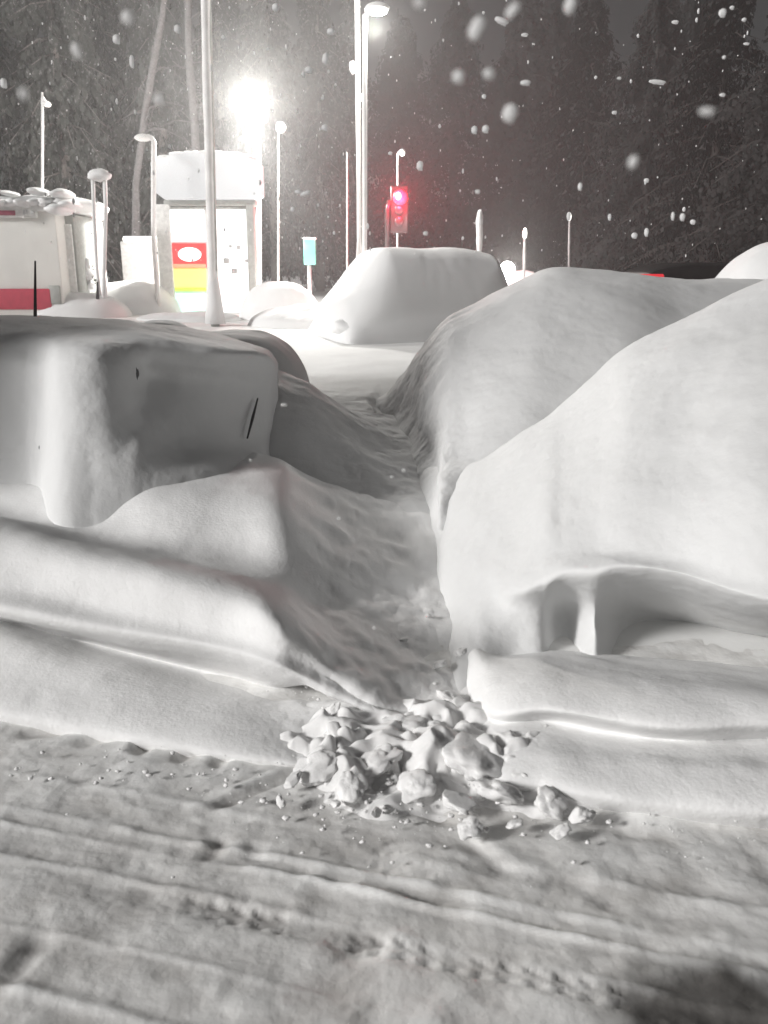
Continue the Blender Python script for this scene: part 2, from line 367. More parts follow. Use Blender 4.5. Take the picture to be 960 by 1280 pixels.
# ---------------------------------------------------------------- buried car on the left
def cols_Y(spec): return [[pt(px, r, True) for r in rows] for px, rows in spec]
lc = empty('buried_car', at(120, 600, 5.0), 'car buried under deep snow left of the dug path, black aerial sticking up', 'car')
lc.location.z = .4
def par(o, p):
    o.parent = p; o.matrix_parent_inverse = Matrix.Translation(-p.location) if False else Matrix()
    o.location = Vector(o.location)-p.location; return o
Lc = [
 (-420,[(700,4.40),(600,4.85),(540,4.95),(470,5.0),(440,5.1),(418,5.3),(404,5.8),(398,6.6),(402,7.6),(430,8.2),(470,8.3)]),
 (-150,[(700,4.30),(600,4.75),(540,4.85),(470,4.95),(440,5.1),(416,5.3),(400,5.8),(394,6.6),(400,7.6),(430,8.2),(470,8.3)]),
 (0,   [(700,4.25),(600,4.75),(540,4.9),(470,5.0),(440,5.1),(418,5.3),(402,5.8),(394,6.6),(400,7.6),(430,8.2),(470,8.3)]),
 (45,  [(700,4.25),(600,4.70),(540,4.85),(470,4.95),(445,5.05),(420,5.25),(402,5.8),(395,6.6),(400,7.6),(430,8.2),(470,8.3)]),
 (75,  [(700,4.00),(590,4.40),(540,4.55),(470,4.72),(436,4.9),(420,5.25),(403,5.8),(396,6.6),(402,7.6),(430,8.2),(470,8.3)]),
 (120, [(700,4.00),(590,4.38),(540,4.52),(470,4.70),(434,4.88),(420,5.3),(405,5.8),(398,6.6),(404,7.6),(430,8.2),(470,8.3)]),
 (158, [(700,4.05),(592,4.40),(540,4.6),(475,4.85),(440,5.02),(422,5.3),(408,5.8),(401,6.6),(406,7.5),(430,8.2),(470,8.3)]),
 (185, [(700,4.10),(594,4.45),(540,4.72),(475,5.28),(446,5.2),(426,5.3),(412,5.8),(406,6.5),(408,7.3),(430,8.2),(470,8.3)]),
 (230, [(700,4.20),(596,4.55),(545,5.05),(480,5.42),(452,5.35),(432,5.4),(420,5.8),(412,6.4),(412,7.1),(430,7.8),(470,7.9)]),
 (275, [(700,4.40),(598,4.70),(550,5.35),(485,5.6),(456,5.5),(438,5.5),(428,5.8),(422,6.3),(420,6.8),(436,7.3),(470,7.4)]),
 (315, [(700,4.60),(602,5.00),(555,5.7),(490,5.85),(460,5.75),(443,5.7),(436,5.9),(432,6.2),(432,6.5),(440,6.8),(470,6.9)]),
 (337, [(700,4.90),(605,5.50),(555,6.0),(495,6.05),(468,6.0),(450,5.95),(444,6.1),(440,6.3),(440,6.4),(450,6.6),(480,6.7)]),
 (348, [(700,5.80),(605,6.30),(555,6.5),(505,6.5),(480,6.4),(465,6.4),(458,6.45),(455,6.5),(460,6.6),(480,6.7),(500,6.8)]),
]
sc_ = loft('snow_cover', cols_Y(Lc), SNOW, 420, 300, amp=(.012, 1.5, .003, 8)); par(sc_, lc)
b0 = at(44, 394, 6.6); t0 = at(44, 326, 6.6)
par(MB().tube([b0-Vector((0,0,.1)), b0, t0], [.016, .014, .007], 8).build('aerial', DARK), lc)
# exposed bits of the dark bodywork
p = at(163, 470, 5.0); par(MB().blob((p.x+.0, p.y+.07, p.z), (.04,.14,.13), .3, 2, seed=4).build('window_pillar', DARK), lc)
p = at(53, 560, 4.8); par(MB().blob((p.x, p.y+.02, p.z), (.03,.12,.08), .25, 2, seed=5).build('door_handle', DARK), lc)
q0 = at(322, 498, 5.86); q1 = at(309, 548, 5.63); par(MB().tube([q0, (q0+q1)/2, q1], [.006, .012, .006], 8, .3).build('door_seam', DARK), lc)

# mounds helper (heightfield heaps)
def mound(name, cx, cy, rx, ry, h, base, mat, label=None, cat='snow heap', p=2.6, q=.8, rz=0, nz=(.06, .8), seed=0, res=110, parent=None, prof=None):
    g = np.linspace(-1.12, 1.12, res); U, V = np.meshgrid(g, g)
    d = (np.abs(U)**p+np.abs(V)**p)**(1/p)
    H = h*np.clip(1-np.clip(d, 0, 1)**3.0, 0, 1)**q if prof is None else prof(U, V)*h
    ca, sa = math.cos(rz), math.sin(rz)
    Xl = U*rx; Yl = V*ry; X = cx+Xl*ca-Yl*sa; Y = cy+Xl*sa+Yl*ca
    Z = base-.25*ss(.9, 1.12, d)+H+nz[0]*fbm(X*nz[1]+seed, Y*nz[1], seed*1.7, 4)*np.clip(H/h+.15, 0, 1)
    o = grid_mesh(name, X, Y, Z, mat, parent)
    if label: tag(o, label, cat)
    return o

mound('snow_heap', at(200, 395, 9.5).x, 9.5, .55, .8, .78, .4, SNOW, 'small round-topped snow heap peeping over the buried car on the left', p=2.1)
mound('snow_heap', at(300, 430, 8.0).x-.05, 8.0, .72, 1.1, .72, .42, SNOW, 'rounded snow heap behind the right end of the aerial car', p=2.3, q=.6)
# shaded left wall of the path
W = [
 (250,[(650,5.8),(560,6.2),(500,6.7),(470,7.1),(448,7.5),(440,7.9),(470,8.4)]),
 (330,[(650,5.5),(580,5.9),(520,6.3),(484,6.7),(464,7.1),(458,7.5),(490,8.0)]),
 (365,[(660,5.2),(595,5.7),(532,6.15),(496,6.6),(478,6.95),(472,7.3),(500,7.8)]),

]
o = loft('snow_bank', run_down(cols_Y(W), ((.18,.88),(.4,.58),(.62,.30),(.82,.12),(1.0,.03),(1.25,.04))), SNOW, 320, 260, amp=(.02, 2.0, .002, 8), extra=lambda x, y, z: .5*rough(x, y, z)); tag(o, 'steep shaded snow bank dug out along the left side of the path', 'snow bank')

# ---------------------------------------------------------------- buried car on the right (nearest)
rc = empty('buried_car', (2.2, 4.6, .3), 'nearest right-hand car buried under a huge smooth snow drift, dark hollow at its bumper', 'car')
Rc = [
 (500, [(x,y,'F',-.10) for x,y in ((540,900),(545,840),(546,790),(545,740),(540,700),(532,660),(526,640),(522,625),(520,610),(518,600),(516,590))]),
 (540, [(x,y,'F',o_) for x,y,o_ in ((570,890,.0),(568,835,.03),(563,780,.05),(557,730,.07),(552,690,.08),(546,657,.09),(541,632,.09),(537,612,.08),(534,598,.05),(532,590,.0),(530,586,-.1))]),
 (590, [(x,y,'Y',o_) for x,y,o_ in ((608,870,3.12),(604,810,3.36),(598,755,3.65),(592,710,3.95),(588,672,4.3),(585,640,4.6),(583,612,4.95),(582,590,5.3),(582,580,5.6),(584,590,5.8),(584,620,5.9))]),
 (640, [(860,3.2),(812,3.40),(765,3.52),(735,3.52),(700,3.72),(665,3.98),(630,4.25),(595,4.58),(564,4.95),(548,5.35),(590,5.6)]),
 (680, [(860,3.2),(805,3.42),(765,3.50),(728,3.40),(690,3.57),(650,3.8),(608,4.12),(568,4.5),(537,4.9),(524,5.35),(580,5.6)]),
 (705, [(860,3.3),(805,3.58),(765,3.66),(722,3.36),(690,3.50),(645,3.75),(595,4.1),(552,4.5),(518,4.9),(503,5.35),(570,5.7)]),
 (745, [(860,3.2),(805,3.38),(765,3.45),(718,3.28),(690,3.42),(640,3.65),(575,4.05),(520,4.5),(482,4.9),(475,5.4),(560,5.8)]),
 (785, [(860,3.3),(805,3.60),(765,3.70),(716,3.26),(690,3.34),(630,3.55),(560,3.95),(495,4.4),(450,4.9),(440,5.4),(520,5.9)]),
 (850, [(865,3.3),(815,3.65),(775,3.75),(728,3.18),(695,3.22),(620,3.45),(545,3.83),(475,4.3),(425,4.8),(406,5.4),(480,5.9)]),
 (960, [(870,3.2),(835,3.55),(800,3.65),(768,2.98),(720,2.96),(610,3.22),(520,3.62),(450,4.1),(395,4.7),(350,5.4),(450,6.1)]),
 (1130,[(880,3.1),(840,3.4),(810,3.5),(790,2.9),(740,2.85),(610,3.1),(520,3.40),(440,3.9),(370,4.5),(300,5.3),(440,6.1)]),
 (1450,[(890,3.1),(850,3.3),(820,3.4),(800,2.85),(750,2.8),(610,3.0),(500,3.3),(430,3.7),(350,4.3),(280,5.1),(430,6.1)]),
]
o = loft('snow_cover', cols_Y(Rc), SNOW, 460, 320, amp=(.02, 1.1, .0035, 7)); par(o, rc)

# unseen snow pile added past the left edge, shading buried car and path
g = np.linspace(-1.1, 1.1, 160); U, V = np.meshgrid(g, g)
D = (np.abs(U)**3+np.abs(V)**3)**(1/3)
X = -4.75+U*1.25; Yp = 6.1+V*2.6
Z = -.2+4.2*np.clip(1-np.clip(D, 0, 1)**3.2, 0, 1)**.6+.22*fbm(X*.8, Yp*.8, 4, 4)*np.clip(1.2-D, 0, 1)
tag(grid_mesh('snow_heap', X, Yp, Z, SNOW), 'highest snow pile, added unseen beyond the left edge to shade the aerial car', 'snow heap')

# cars behind it on the right
def carprof(U, V):
    # long axis U: bonnet, cabin, boot as a rounded heap
    side = np.clip(1-np.clip(np.abs(V), 0, 1)**3.4, 0, 1)**.7
    body = .60*np.clip(1-np.clip(np.abs(U), 0, 1)**5, 0, 1)**.6
    cab = .46*ss(-.95, -.45, U)*ss(.80, .25, U)
    return (body+cab)*side
c2 = empty('buried_car', (2.6, 8.8, .3), 'car buried under rounded grey snow behind the nearest right-hand drift', 'car')
C2 = [
 (440,[(x,y,'F',-.08) for x,y in ((530,650),(520,610),(510,578),(500,552),(488,530),(478,512),(470,502),(468,494))]),
 (480,[(x,y,'F',o_) for x,y,o_ in ((548,648,.05),(540,612,.10),(532,582,.14),(522,556,.16),(508,532,.16),(494,516,.14),(486,505,.08),(482,497,-.02))]),
 (545,[(660,4.8),(620,5.05),(565,5.7),(505,6.4),(448,7.05),(416,7.7),(418,8.5),(460,9.3)]),
 (585,[(660,4.8),(600,5.2),(540,5.8),(480,6.3),(425,6.9),(388,7.7),(390,8.7),(440,9.6)]),
 (650,[(660,4.8),(590,5.2),(530,5.7),(465,6.2),(400,6.9),(357,7.8),(357,8.9),(420,9.9)]),
 (700,[(660,4.8),(590,5.2),(530,5.7),(460,6.2),(392,6.9),(342,8.0),(343,9.1),(400,10)]),
 (780,[(660,4.8),(590,5.2),(530,5.7),(460,6.2),(397,6.9),(350,8.0),(350,9.1),(400,10)]),
 (860,[(660,4.8),(590,5.2),(530,5.8),(460,6.4),(404,7.2),(356,8.2),(356,9.3),(400,10)]),
 (960,[(660,5.0),(590,5.4),(530,6.0),(460,6.6),(405,7.4),(358,8.4),(358,9.5),(400,10)]),
 (1100,[(660,5.2),(590,5.6),(530,6.2),(470,6.8),(420,7.4),(380,8.4),(380,9.5),(400,10)]),
]
def pit(x, y, z):
    q = np.exp(-((x-.46)/.22)**2-((z-.45)/.24)**2-((y-6.0)/.7)**2)
    return -.10*q+.012*np.exp(-((x-.3)/.5)**2)*fbm(x*5, y*5, z*5, 4)
o = loft('snow_cover', cols_Y(C2), SNOW, 420, 300, amp=(.03, .8, .003, 6), extra=pit); par(o, c2)
c3 = empty('buried_car', (5.2, 12.5, .4), 'dark car with bare roof edge and a red lamp showing between two right-hand drifts', 'car')
pr0 = at(862, 336, 12.5)
mb = MB()
us = np.linspace(-1, 1, 40); vs_ = np.linspace(-1, 1, 20); U, V = np.meshgrid(us, vs_)
Z = 1.62+.20*np.clip(1-np.abs(U)**3, 0, 1)**.7*np.clip(1-np.abs(V)**4, 0, 1)**.5
Z = np.where((np.abs(U) > .99) | (np.abs(V) > .99), .9, Z)
par(grid_mesh('car_roof', pr0.x+U*.85, 12.5+V*.9, Z-.04, CARDK), c3)
par(MB().box((pr0.x, 12.5, 1.15), (2.0, 3.8, .75), 0, .2).build('car_body', CARDK), c3)
o = mound('snow_cover', pr0.x, 12.3, 1.5, 2.2, .9, .45, SNOW, p=3, q=.5, nz=(.04, .7), seed=5); par(o, c3)
tl = at(803, 346, 11.3)
TAILR = emis('tail_lamp_red', (.8,.05,.06), .35, (.5,.02,.03))
par(MB().box(tuple(tl), (.55,.08,.07), 0, .02).build('tail_lamp', TAILR), c3)
p = at(1010, 320, 11.0)
mound('snow_heap', p.x, 11.0, 1.35, 1.3, 1.58, .45, SNOW, 'tall grey snow heap at the right edge beside the dark car roof', p=2.5, q=.6)

# ---------------------------------------------------------------- snowed car in the middle
mc = empty('snow_covered_car', (.6, 17, .42), 'snow-covered car standing alone in the lit middle of the lot', 'car')
def midprof(U, V):
    side = np.clip(1-np.clip(np.abs(V), 0, 1)**4, 0, 1)**.6
    low = .56*np.clip(1-np.clip(np.abs(U), 0, 1)**8, 0, 1)**.5
    cab = .46*ss(-.86, -.42, U)*ss(1.02, .70, U)*np.clip(1-np.clip(np.abs(V)/.9, 0, 1)**4, 0, 1)**.6*(1-.10*(U-.2)**2)
    return low*side+cab
ctr = at(518, 420, 17.0)
o = mound('snow_cover', ctr.x, 17.3, 1.95, 1.30, 1.62, .45, SNOW, prof=midprof, rz=R(24), nz=(.035, .9), seed=9, res=150); par(o, mc)
pb = at(436, 410, 15.9)
par(MB().blob(tuple(pb), (.65,.5,.36), .2, 2, seed=3).build('bumper_snow', SNOW), mc)
pb = at(475, 398, 15.9)
par(MB().blob(tuple(pb), (.30,.2,.2), .15, 2, seed=6).build('mirror_snow', SNOW), mc)

# heaps around the sign
def heap_px(px, py_top, wpx, Y, label, ry=1.2, seed=0, p=2.3, q=.7, mat=SNOW):
    t = at(px, py_top, Y); b_ = .42
    return mound('snow_heap', t.x, Y, wpx/2/F*Y, ry, t.z-b_, b_, mat, label, seed=seed, p=p, q=q, nz=(.06, 1.1))
heap_px(350, 352, 100, 24.5, 'lumpy snow heap at the right foot of the lit price sign', 1.5, 2)
heap_px(385, 383, 150, 21.0, 'low wide snow heap between the price sign and the middle car', 1.5, 4)
heap_px(165, 352, 120, 27.0, 'sloping snow heap in front of the low wall left of the sign', 1.5, 6)
heap_px(95, 366, 130, 25.0, 'low snow heap at the right foot of the kiosk', 1.2, 8)
heap_px(235, 389, 130, 23.0, 'low snow heap under the tall pole before the price sign', 1.2, 10)
heap_px(655, 338, 60, 30.0, 'small snow heap far behind by the shining lamp', 1.2, 12)

# ---------------------------------------------------------------- rubble clods in the mouth of the path
protos = []
clods = [(425,925,.20),(475,950,.17),(505,905,.13),(550,940,.18),(600,950,.24),(625,990,.17),(665,975,.13),(570,1000,.13),(520,985,.12),
 (690,1000,.10),(725,1020,.09),(440,985,.12),(395,960,.14),(365,975,.08),(520,850,.09),(560,870,.10),(480,880,.07),(600,900,.09),(415,890,.08),(575,815,.06),(350,1000,.05),(505,800,.05),
 (645,1030,.06),(590,1035,.06),(535,770,.045),(480,830,.05),(550,830,.06),(470,1015,.05),(420,1005,.05),(700,1040,.05)]
for i, (px, py, s) in enumerate(clods):
    if i < 7:
        mb = MB().blob((0,0,0), (1, .8+.1*(i%3), .62+.06*(i%4)), 0.30, 1.4, 48, 28, seed=i*5+1, facet=(i%3==0))
        o = mb.build('snow_clod', CLOD); protos.append(o)
    else:
        o = protos[i % 7].copy(); C.objects.link(o)
    p = at(px, py, z=.048+s*.0)
    s = s*1.0
    o.location = p; o.scale = (s*random.uniform(.9,1.3), s*random.uniform(.8,1.2), s*random.uniform(.5,.75))
    o.rotation_euler = (random.uniform(-.5,.5), random.uniform(-.5,.5), random.uniform(0,6.28))
    tag(o, 'broken clod of snow lying in the mouth of the dug path', 'snow clod', 'snow clods at the mouth of the path')
g = np.linspace(-1.1, 1.1, 260); U, V = np.meshgrid(g, g*.999)
X = .13+U*.74; Yh = 2.60+V*.44-.10*U
D = np.sqrt(U*U+V*V)+.30*fbm(X*3.3, Yh*3.3, 9, 3)+.06; n_ = fbm(X*4.5, Yh*5.5, 3.3, 3); rdg = 1-np.abs(n_)*1.6
cel = np.abs(fbm(X*9+3, Yh*11, 7.7, 2))
Z = -.03+(np.clip(1-np.clip(D, 0, 2)**1.6, 0, 1)-.15*np.clip(D-1, 0, 1))*(.085+.055*rdg+.05*np.clip(cel*1.8, 0, .8)+.004*fbm(X*22, Yh*22, 1, 3))
tag(grid_mesh('snow_heap', X, Yh, Z, CLOD), 'churned low heap of trampled snow filling the mouth of the dug path', 'snow heap')
# crumbs
mb = MB()
rs = random.Random(5)
for k in range(700):
    px = rs.gauss(540, 120); py = rs.gauss(950, 60)
    if k > 520: px = rs.uniform(0, 960); py = 935+.1*px+rs.gauss(20, 25)
    if py < 840: continue
    p = at(px, py, z=.015); s = .003+.014*rs.random()**3
    mb.blob((p.x, p.y, .02+rs.random()*.02), (s*1.4, s*1.1, s*.8), .6, 2, 8, 6, seed=k)
tag(mb.build('snow_crumbs', CLOD), 'loose crumbs of snow strewn round the path mouth', 'snow', kind='stuff')
# dead twig
DRY = plain('dry_stalk', (.20,.12,.07), .8)
tw = MB(); p = at(372, 850, z=.12)
for k in range(7):
    a = rs.uniform(-.5, 2.6); l = rs.uniform(.05, .10)
    tw.tube([p, p+Vector((math.cos(a)*l*.6, -.01, abs(math.sin(a))*l*.5)), p+Vector((math.cos(a)*l, -.02, abs(math.sin(a))*l*.6+.01))], [.003,.0025,.001], 5)
tag(tw.build('dry_twig', DRY), 'small brown dry twig poking from the end of the left bank', 'twig')

# ---------------------------------------------------------------- price sign
Ys = 27.0
LITW = emis('lit_white_panel', (1,1,1), .62); LITR = emis('lit_red_panel', (.75,.10,.10), .40, (.6,.05,.05))
LITP = emis('lit_pale_digits', (1,.72,.70), 1.0); LITY = emis('lit_yellow_panel', (1,.92,.25), .50); LITG = emis('lit_green_line', (.55,.72,.12), .5)
LITC = emis('lit_mint_panel', (.65,1,.86), .50); LITO = emis('lit_orange_line', (.85,.35,.22), .5)
sg = empty('price_sign', (at(262, 390, Ys).x, Ys, .42), 'tall lit fuel price sign with white snowy cap and red yellow mint panels', 'sign')
def pbox(x0, y0, x1, y1, Y, d, name, mat, parent, bev=.03):
    a = at(x0, y1, Y); b_ = at(x1, y0, Y); c = (a+b_)/2
    o = MB().box((c.x, Y, c.z), (abs(b_.x-a.x), d, abs(b_.z-a.z)), 0, bev).build(name, mat); return par(o, parent)
cp = MB(); a = at(196, 250, Ys); b_ = at(326, 192, Ys)
n = 14; pts = []
for i in range(n+1):
    u = i/n; pts.append((a.x+(b_.x-a.x)*u, b_.z-.30*abs(2*u-1)**3))
pts += [(b_.x, a.z+.12), (b_.x-.18, a.z), (a.x+.35, a.z-.02), (a.x+.05, a.z+.2)]
k = len(pts)
cp.add([(x, Ys-.45, z) for x, z in pts]+[(x, Ys+.45, z) for x, z in pts],
       [tuple(range(k))[::-1], tuple(range(k, 2*k))]+[(i, (i+1)%k, k+(i+1)%k, k+i) for i in range(k)])
par(cp.build('top_panel', emis('lit_header', (.95,.98,1), .18, (.42,.43,.44)), smooth=False), sg)
mbx = MB()
for i in range(1, 8):
    u = i/8; mbx.blob((a.x+(b_.x-a.x)*u, Ys, b_.z-.30*abs(2*u-1)**3), (.62,.95,.13), .15, 2, seed=i)
par(mbx.build('snow_cap', SNOW), sg)
pbox(207, 251, 321, 258, Ys+.05, .5, 'top_rail', GREYP, sg)
pbox(205, 256, 213, 392, Ys, .5, 'side_post', WHITEP, sg); pbox(314, 256, 318, 392, Ys, .5, 'side_post', GREYP, sg)
pbox(213, 259, 314, 392, Ys+.12, .3, 'cabinet', WHITEP, sg)
pbox(214, 262, 255, 302, Ys-.08, .1, 'white_panel', LITW, sg)
pbox(214, 304, 258, 334, Ys-.10, .1, 'red_panel', LITR, sg)
c = at(237, 318, Ys-.2); par(MB().blob(tuple(c), (.72,.12,.42), 0, 1).build('digits', LITP), sg)
pbox(215, 330, 257, 334, Ys-.17, .04, 'orange_line', LITO, sg)
pbox(215, 336, 258, 359, Ys-.10, .1, 'yellow_panel', LITY, sg); pbox(215, 360, 258, 364, Ys-.10, .1, 'green_line', LITG, sg)
pbox(215, 366, 258, 390, Ys-.10, .1, 'mint_panel', LITC, sg)
rp = pbox(270, 262, 312, 390, Ys-.08, .1, 'notice_panel', LITW, sg)
SM = plain('grey_print', (.5,.5,.5), .7)
for i, (x, y, w) in enumerate(((283,326,7),(293,339,7),(298,309,5),(308,326,4),(288,308,4))):
    c = at(x, y, Ys-.15); o = MB().box(tuple(c), (w*Ys/F, .03, w*.9*Ys/F), 0, .01).build('printed_mark', SM); par(o, sg)

# low wall left of sign
lw = empty('low_wall', (at(185, 300, 29.5).x, 29.5, .4), 'low pale wall with a snow ledge just left of the price sign', 'wall')
pbox(160, 302, 222, 392, 29.5, .5, 'wall', CONC, lw); pbox(157, 296, 223, 303, 29.4, .9, 'snow_ledge', SNOW, lw, .08)

# ---------------------------------------------------------------- kiosk
Yk = 24.0
kb = empty('kiosk', (at(30, 390, Yk).x, Yk, .42), 'white roadside kiosk with a red base band under a snowy roof', 'building')
def pboxd(x0, y0, x1, y1, Y, d, name, mat, parent, bev=.03):   # front face at Y, body going back
    a = at(x0, y1, Y); b_ = at(x1, y0, Y); c = (a+b_)/2
    o = MB().box((c.x, Y+d/2, c.z), (abs(b_.x-a.x), d, abs(b_.z-a.z)), 0, bev).build(name, mat); return par(o, parent)
CREAM = plain('cream_panels', (.80,.79,.75), .55, 0, .05, 1.5, .03)
pboxd(-160, 262, 68, 395, Yk, 4.0, 'wall', CREAM, kb, .04)
pboxd(-160, 361, 62, 387, Yk-.05, .08, 'red_base_band', REDP, kb, .02); pboxd(62, 357, 74, 380, Yk-.04, .5, 'grey_corner', GREYP, kb, .02)
pboxd(-160, 256, 70, 264, Yk-.10, 4.2, 'roof', WHITEP, kb, .03)
REDD = plain('dull_red_letters', (.30,.06,.10), .6)
f_ = pboxd(-160, 262, 45, 272, Yk-.12, .1, 'fascia_sign', WHITEP, kb, .02)
pboxd(-160, 263, 18, 269, Yk-.16, .05, 'red_strip', REDD, kb, .01); pboxd(29, 262, 33, 268, Yk-.16, .05, 'printed_mark', SM, kb, .01); pboxd(39, 263, 42, 267, Yk-.16, .05, 'printed_mark', SM, kb, .01)
pboxd(68, 268, 91, 392, Yk+.7, 2.4, 'side_annexe', GREYP, kb, .03); pboxd(84, 280, 88, 392, Yk+.6, .1, 'downpipe', WHITEP, kb, .02)
sr = MB(); rr_ = random.Random(2)
for i in range(16):
    px = -150+i*15; t = at(px, 252, Yk)
    sr.blob((t.x, Yk+1.6+rr_.uniform(-.2,.2), t.z-.02), (1.0, 3.8, .42+rr_.random()*.12), .12, 2, 20, 14, seed=i)
for px, py, w in ((12,242,.25),(48,240,.38),(78,243,.5),(88,256,.42),(76,262,.6)):
    t = at(px, py, Yk+.1); sr.blob(tuple(t), (w*1.2,1.2,w*.55), .10, 2, seed=int(px))
par(sr.build('roof_snow', SNOW), kb)
# hedge plant by kiosk
def leafcloud(mb, c, d, n, s, rs, shell=.3):
    for k in range(n):
        v = Vector((rs.gauss(0,1), rs.gauss(0,1), rs.gauss(0,1))).normalized()*(shell+(1-shell)*rs.random())
        p = Vector((c[0]+v.x*d[0]/2, c[1]+v.y*d[1]/2, c[2]+v.z*d[2]/2)); a = Vector((rs.gauss(0,1), rs.gauss(0,1), rs.gauss(0,.7))).normalized()*s*rs.uniform(.6,1.5)
        b_ = a.orthogonal().normalized()*s*rs.uniform(.25,.5)
        mb.add([p-a, p+b_, p+a, p-b_], [(0,1,2,3)])
bu = empty('snowy_bush', (at(103, 365, 25.6).x, 25.6, .42), 'small snow-laden bush beside the kiosk wall', 'bush')
m1 = MB(); c = at(104, 350, 25.6); rs2 = random.Random(4); leafcloud(m1, c, (.9,.7,1.1), 500, .05, rs2); par(m1.build('foliage', NEEDLE), bu)
m1 = MB(); 
for px, py, w in ((98,352,.32),(105,330,.40),(108,342,.45),(112,357,.3)): m1.blob(tuple(at(px, py, 25.5)), (w,w,w*1.2), .25, 2, seed=int(px))
par(m1.build('snow_cap', SNOW), bu)

# snow-plastered gate-shaped stand
st = empty('hoop_stand', (at(124, 370, 23.0).x, 23.0, .42), 'snow-plastered narrow hoop stand between the kiosk and the sign', 'stand')
A = [at(116,222,23), at(117,260,23), at(119,300,23), at(121,335,23), at(125,370,23)]; B = [at(131,222,23), at(132,260,23), at(131,310,23), at(130,345,23), at(131,372,23)]
par(MB().tube(A, [.05,.045,.05,.045,.04], 10, .15).build('leg', SNOW), st); par(MB().tube(B, [.055,.05,.06,.055,.08], 10, .15).build('leg', SNOW), st)
c = (A[0]+B[0])/2; par(MB().blob((c.x, c.y, c.z+.06), (.62,.34,.30), .2, 2, seed=9).build('snow_cap', SNOW), st)
p0 = at(122,352,22.8); par(MB().tube([p0, at(122,374,22.8)], [.02,.05], 8).build('foot', DARK), st)

# ---------------------------------------------------------------- poles and lamps
def pole(name, px, y0, y1, Y, r0, r1, label, cat='pole', mat=STEEL, px1=None, jit=.06):
    b_ = at(px, y1, Y); t = at(px if px1 is None else px1, y0, Y)
    root = empty(name, (b_.x, Y, min(b_.z, .42)), label, cat)
    n = 14; pts = [b_.lerp(t, i/n) for i in range(n+1)]
    pts = [Vector((pts[0].x, Y, .2))]+pts
    par(MB().tube(pts, [r0]+[r0+(r1-r0)*i/n for i in range(n+1)], 12, .02).build('post', mat), root)
    return root, b_, t
FROST = snow_mat('rime', (.82,.81,.80), .15, .4, 20)
# tall near pole
Yt = 20.0
r_, bb, tt = pole('tall_pole', 268, -160, 385, Yt, .10, .085, 'tall frosted pole standing before the lit price sign', mat=GREYP, px1=255)
n = 16; pts = [bb.lerp(tt, i/n)+Vector((-.03,-.04,0)) for i in range(n+1)]
par(MB().tube(pts, [.12]+[.10]*n, 10, .08).build('wind_blown_snow', FROST), r_)
c = at(268, 388, Yt); par(MB().tube([c-Vector((0,0,.3)), c+Vector((0,0,.2)), c+Vector((0,0,.8)), c+Vector((0,0,1.5))], [.25,.18,.12,.10], 14, .05).build('snow_foot', SNOW), r_)
# second tall pole
r_, bb, tt = pole('tall_pole', 450, -160, 330, 22.0, .055, .05, 'thin tall pole rising behind the left end of the middle car', mat=GREYP, px1=446)
n = 16; pts = [bb.lerp(tt, i/n)+Vector((-.02,-.03,0)) for i in range(n+1)]
par(MB().tube(pts, [.10]+[.052]*n, 10, .1).build('wind_blown_snow', FROST), r_)
for px, py, s in ((441,84,.22),(451,122,.14)):
    c = at(px, py, 22.0); par(MB().blob(tuple(c), (s*.8,s*.8,s*1.3), .2, 2, seed=3).build('clamp', FROST), r_)

LAMPG = emis('lamp_glass_bright', (1,.98,.93), 14); LAMPM = emis('lamp_glass', (1,.97,.92), 3.0); LAMPD = emis('lamp_glass_dim', (1,.95,.9), 1.2)
def add_point(name, loc, e, col=(1,.97,.92), rad=.2):
    l = bpy.data.lights.new(name, 'POINT'); l.energy = e; l.color = col; l.shadow_soft_size = rad
    o = bpy.data.objects.new(name, l); C.objects.link(o); o.location = loc; return o
# floodlight
Yf = 31.0
r_, bb, tt = pole('flood_lamp', 324, 150, 372, Yf, .10, .08, 'brightest floodlight on a post behind the price sign', 'street lamp', mat=GREYP)
c = at(319, 127, Yf)
par(MB().blob(tuple(c), (.85,.7,.8), 0, 1, 24, 16).build('lamp_glass', LAMPG), r_)
par(MB().box((c.x+.1, c.y+.35, c.z-.1), (.5,.3,1.0), 0, .07).build('lamp_bracket', GREYP), r_)
par(add_point('flood_light', c+Vector((0,-1.0,-.2)), 3700, rad=.4), r_)
l = bpy.data.lights.new('flood_beam', 'SPOT'); l.energy = 4300; l.spot_size = R(112); l.spot_blend = .75; l.shadow_soft_size = .4; l.color = (1,.985,.95)
fb = bpy.data.objects.new('flood_beam', l); C.objects.link(fb); fb.location = c+Vector((0,-.8,-.8)); fb.rotation_euler = (-R(-28), 0, R(0)); fb.rotation_euler = Vector((0,.42,1)).to_track_quat('Z','Y').to_euler()
par(fb, r_)
r_, bb, tt = pole('street_lamp', 348, 165, 362, 33.0, .05, .04, 'small lamp on a thin post just right of the floodlight', 'street lamp', mat=GREYP)
c = at(351, 159, 33); par(MB().blob(tuple(c), (.34,.3,.42), .1, 1).build('lamp_glass', LAMPD), r_)
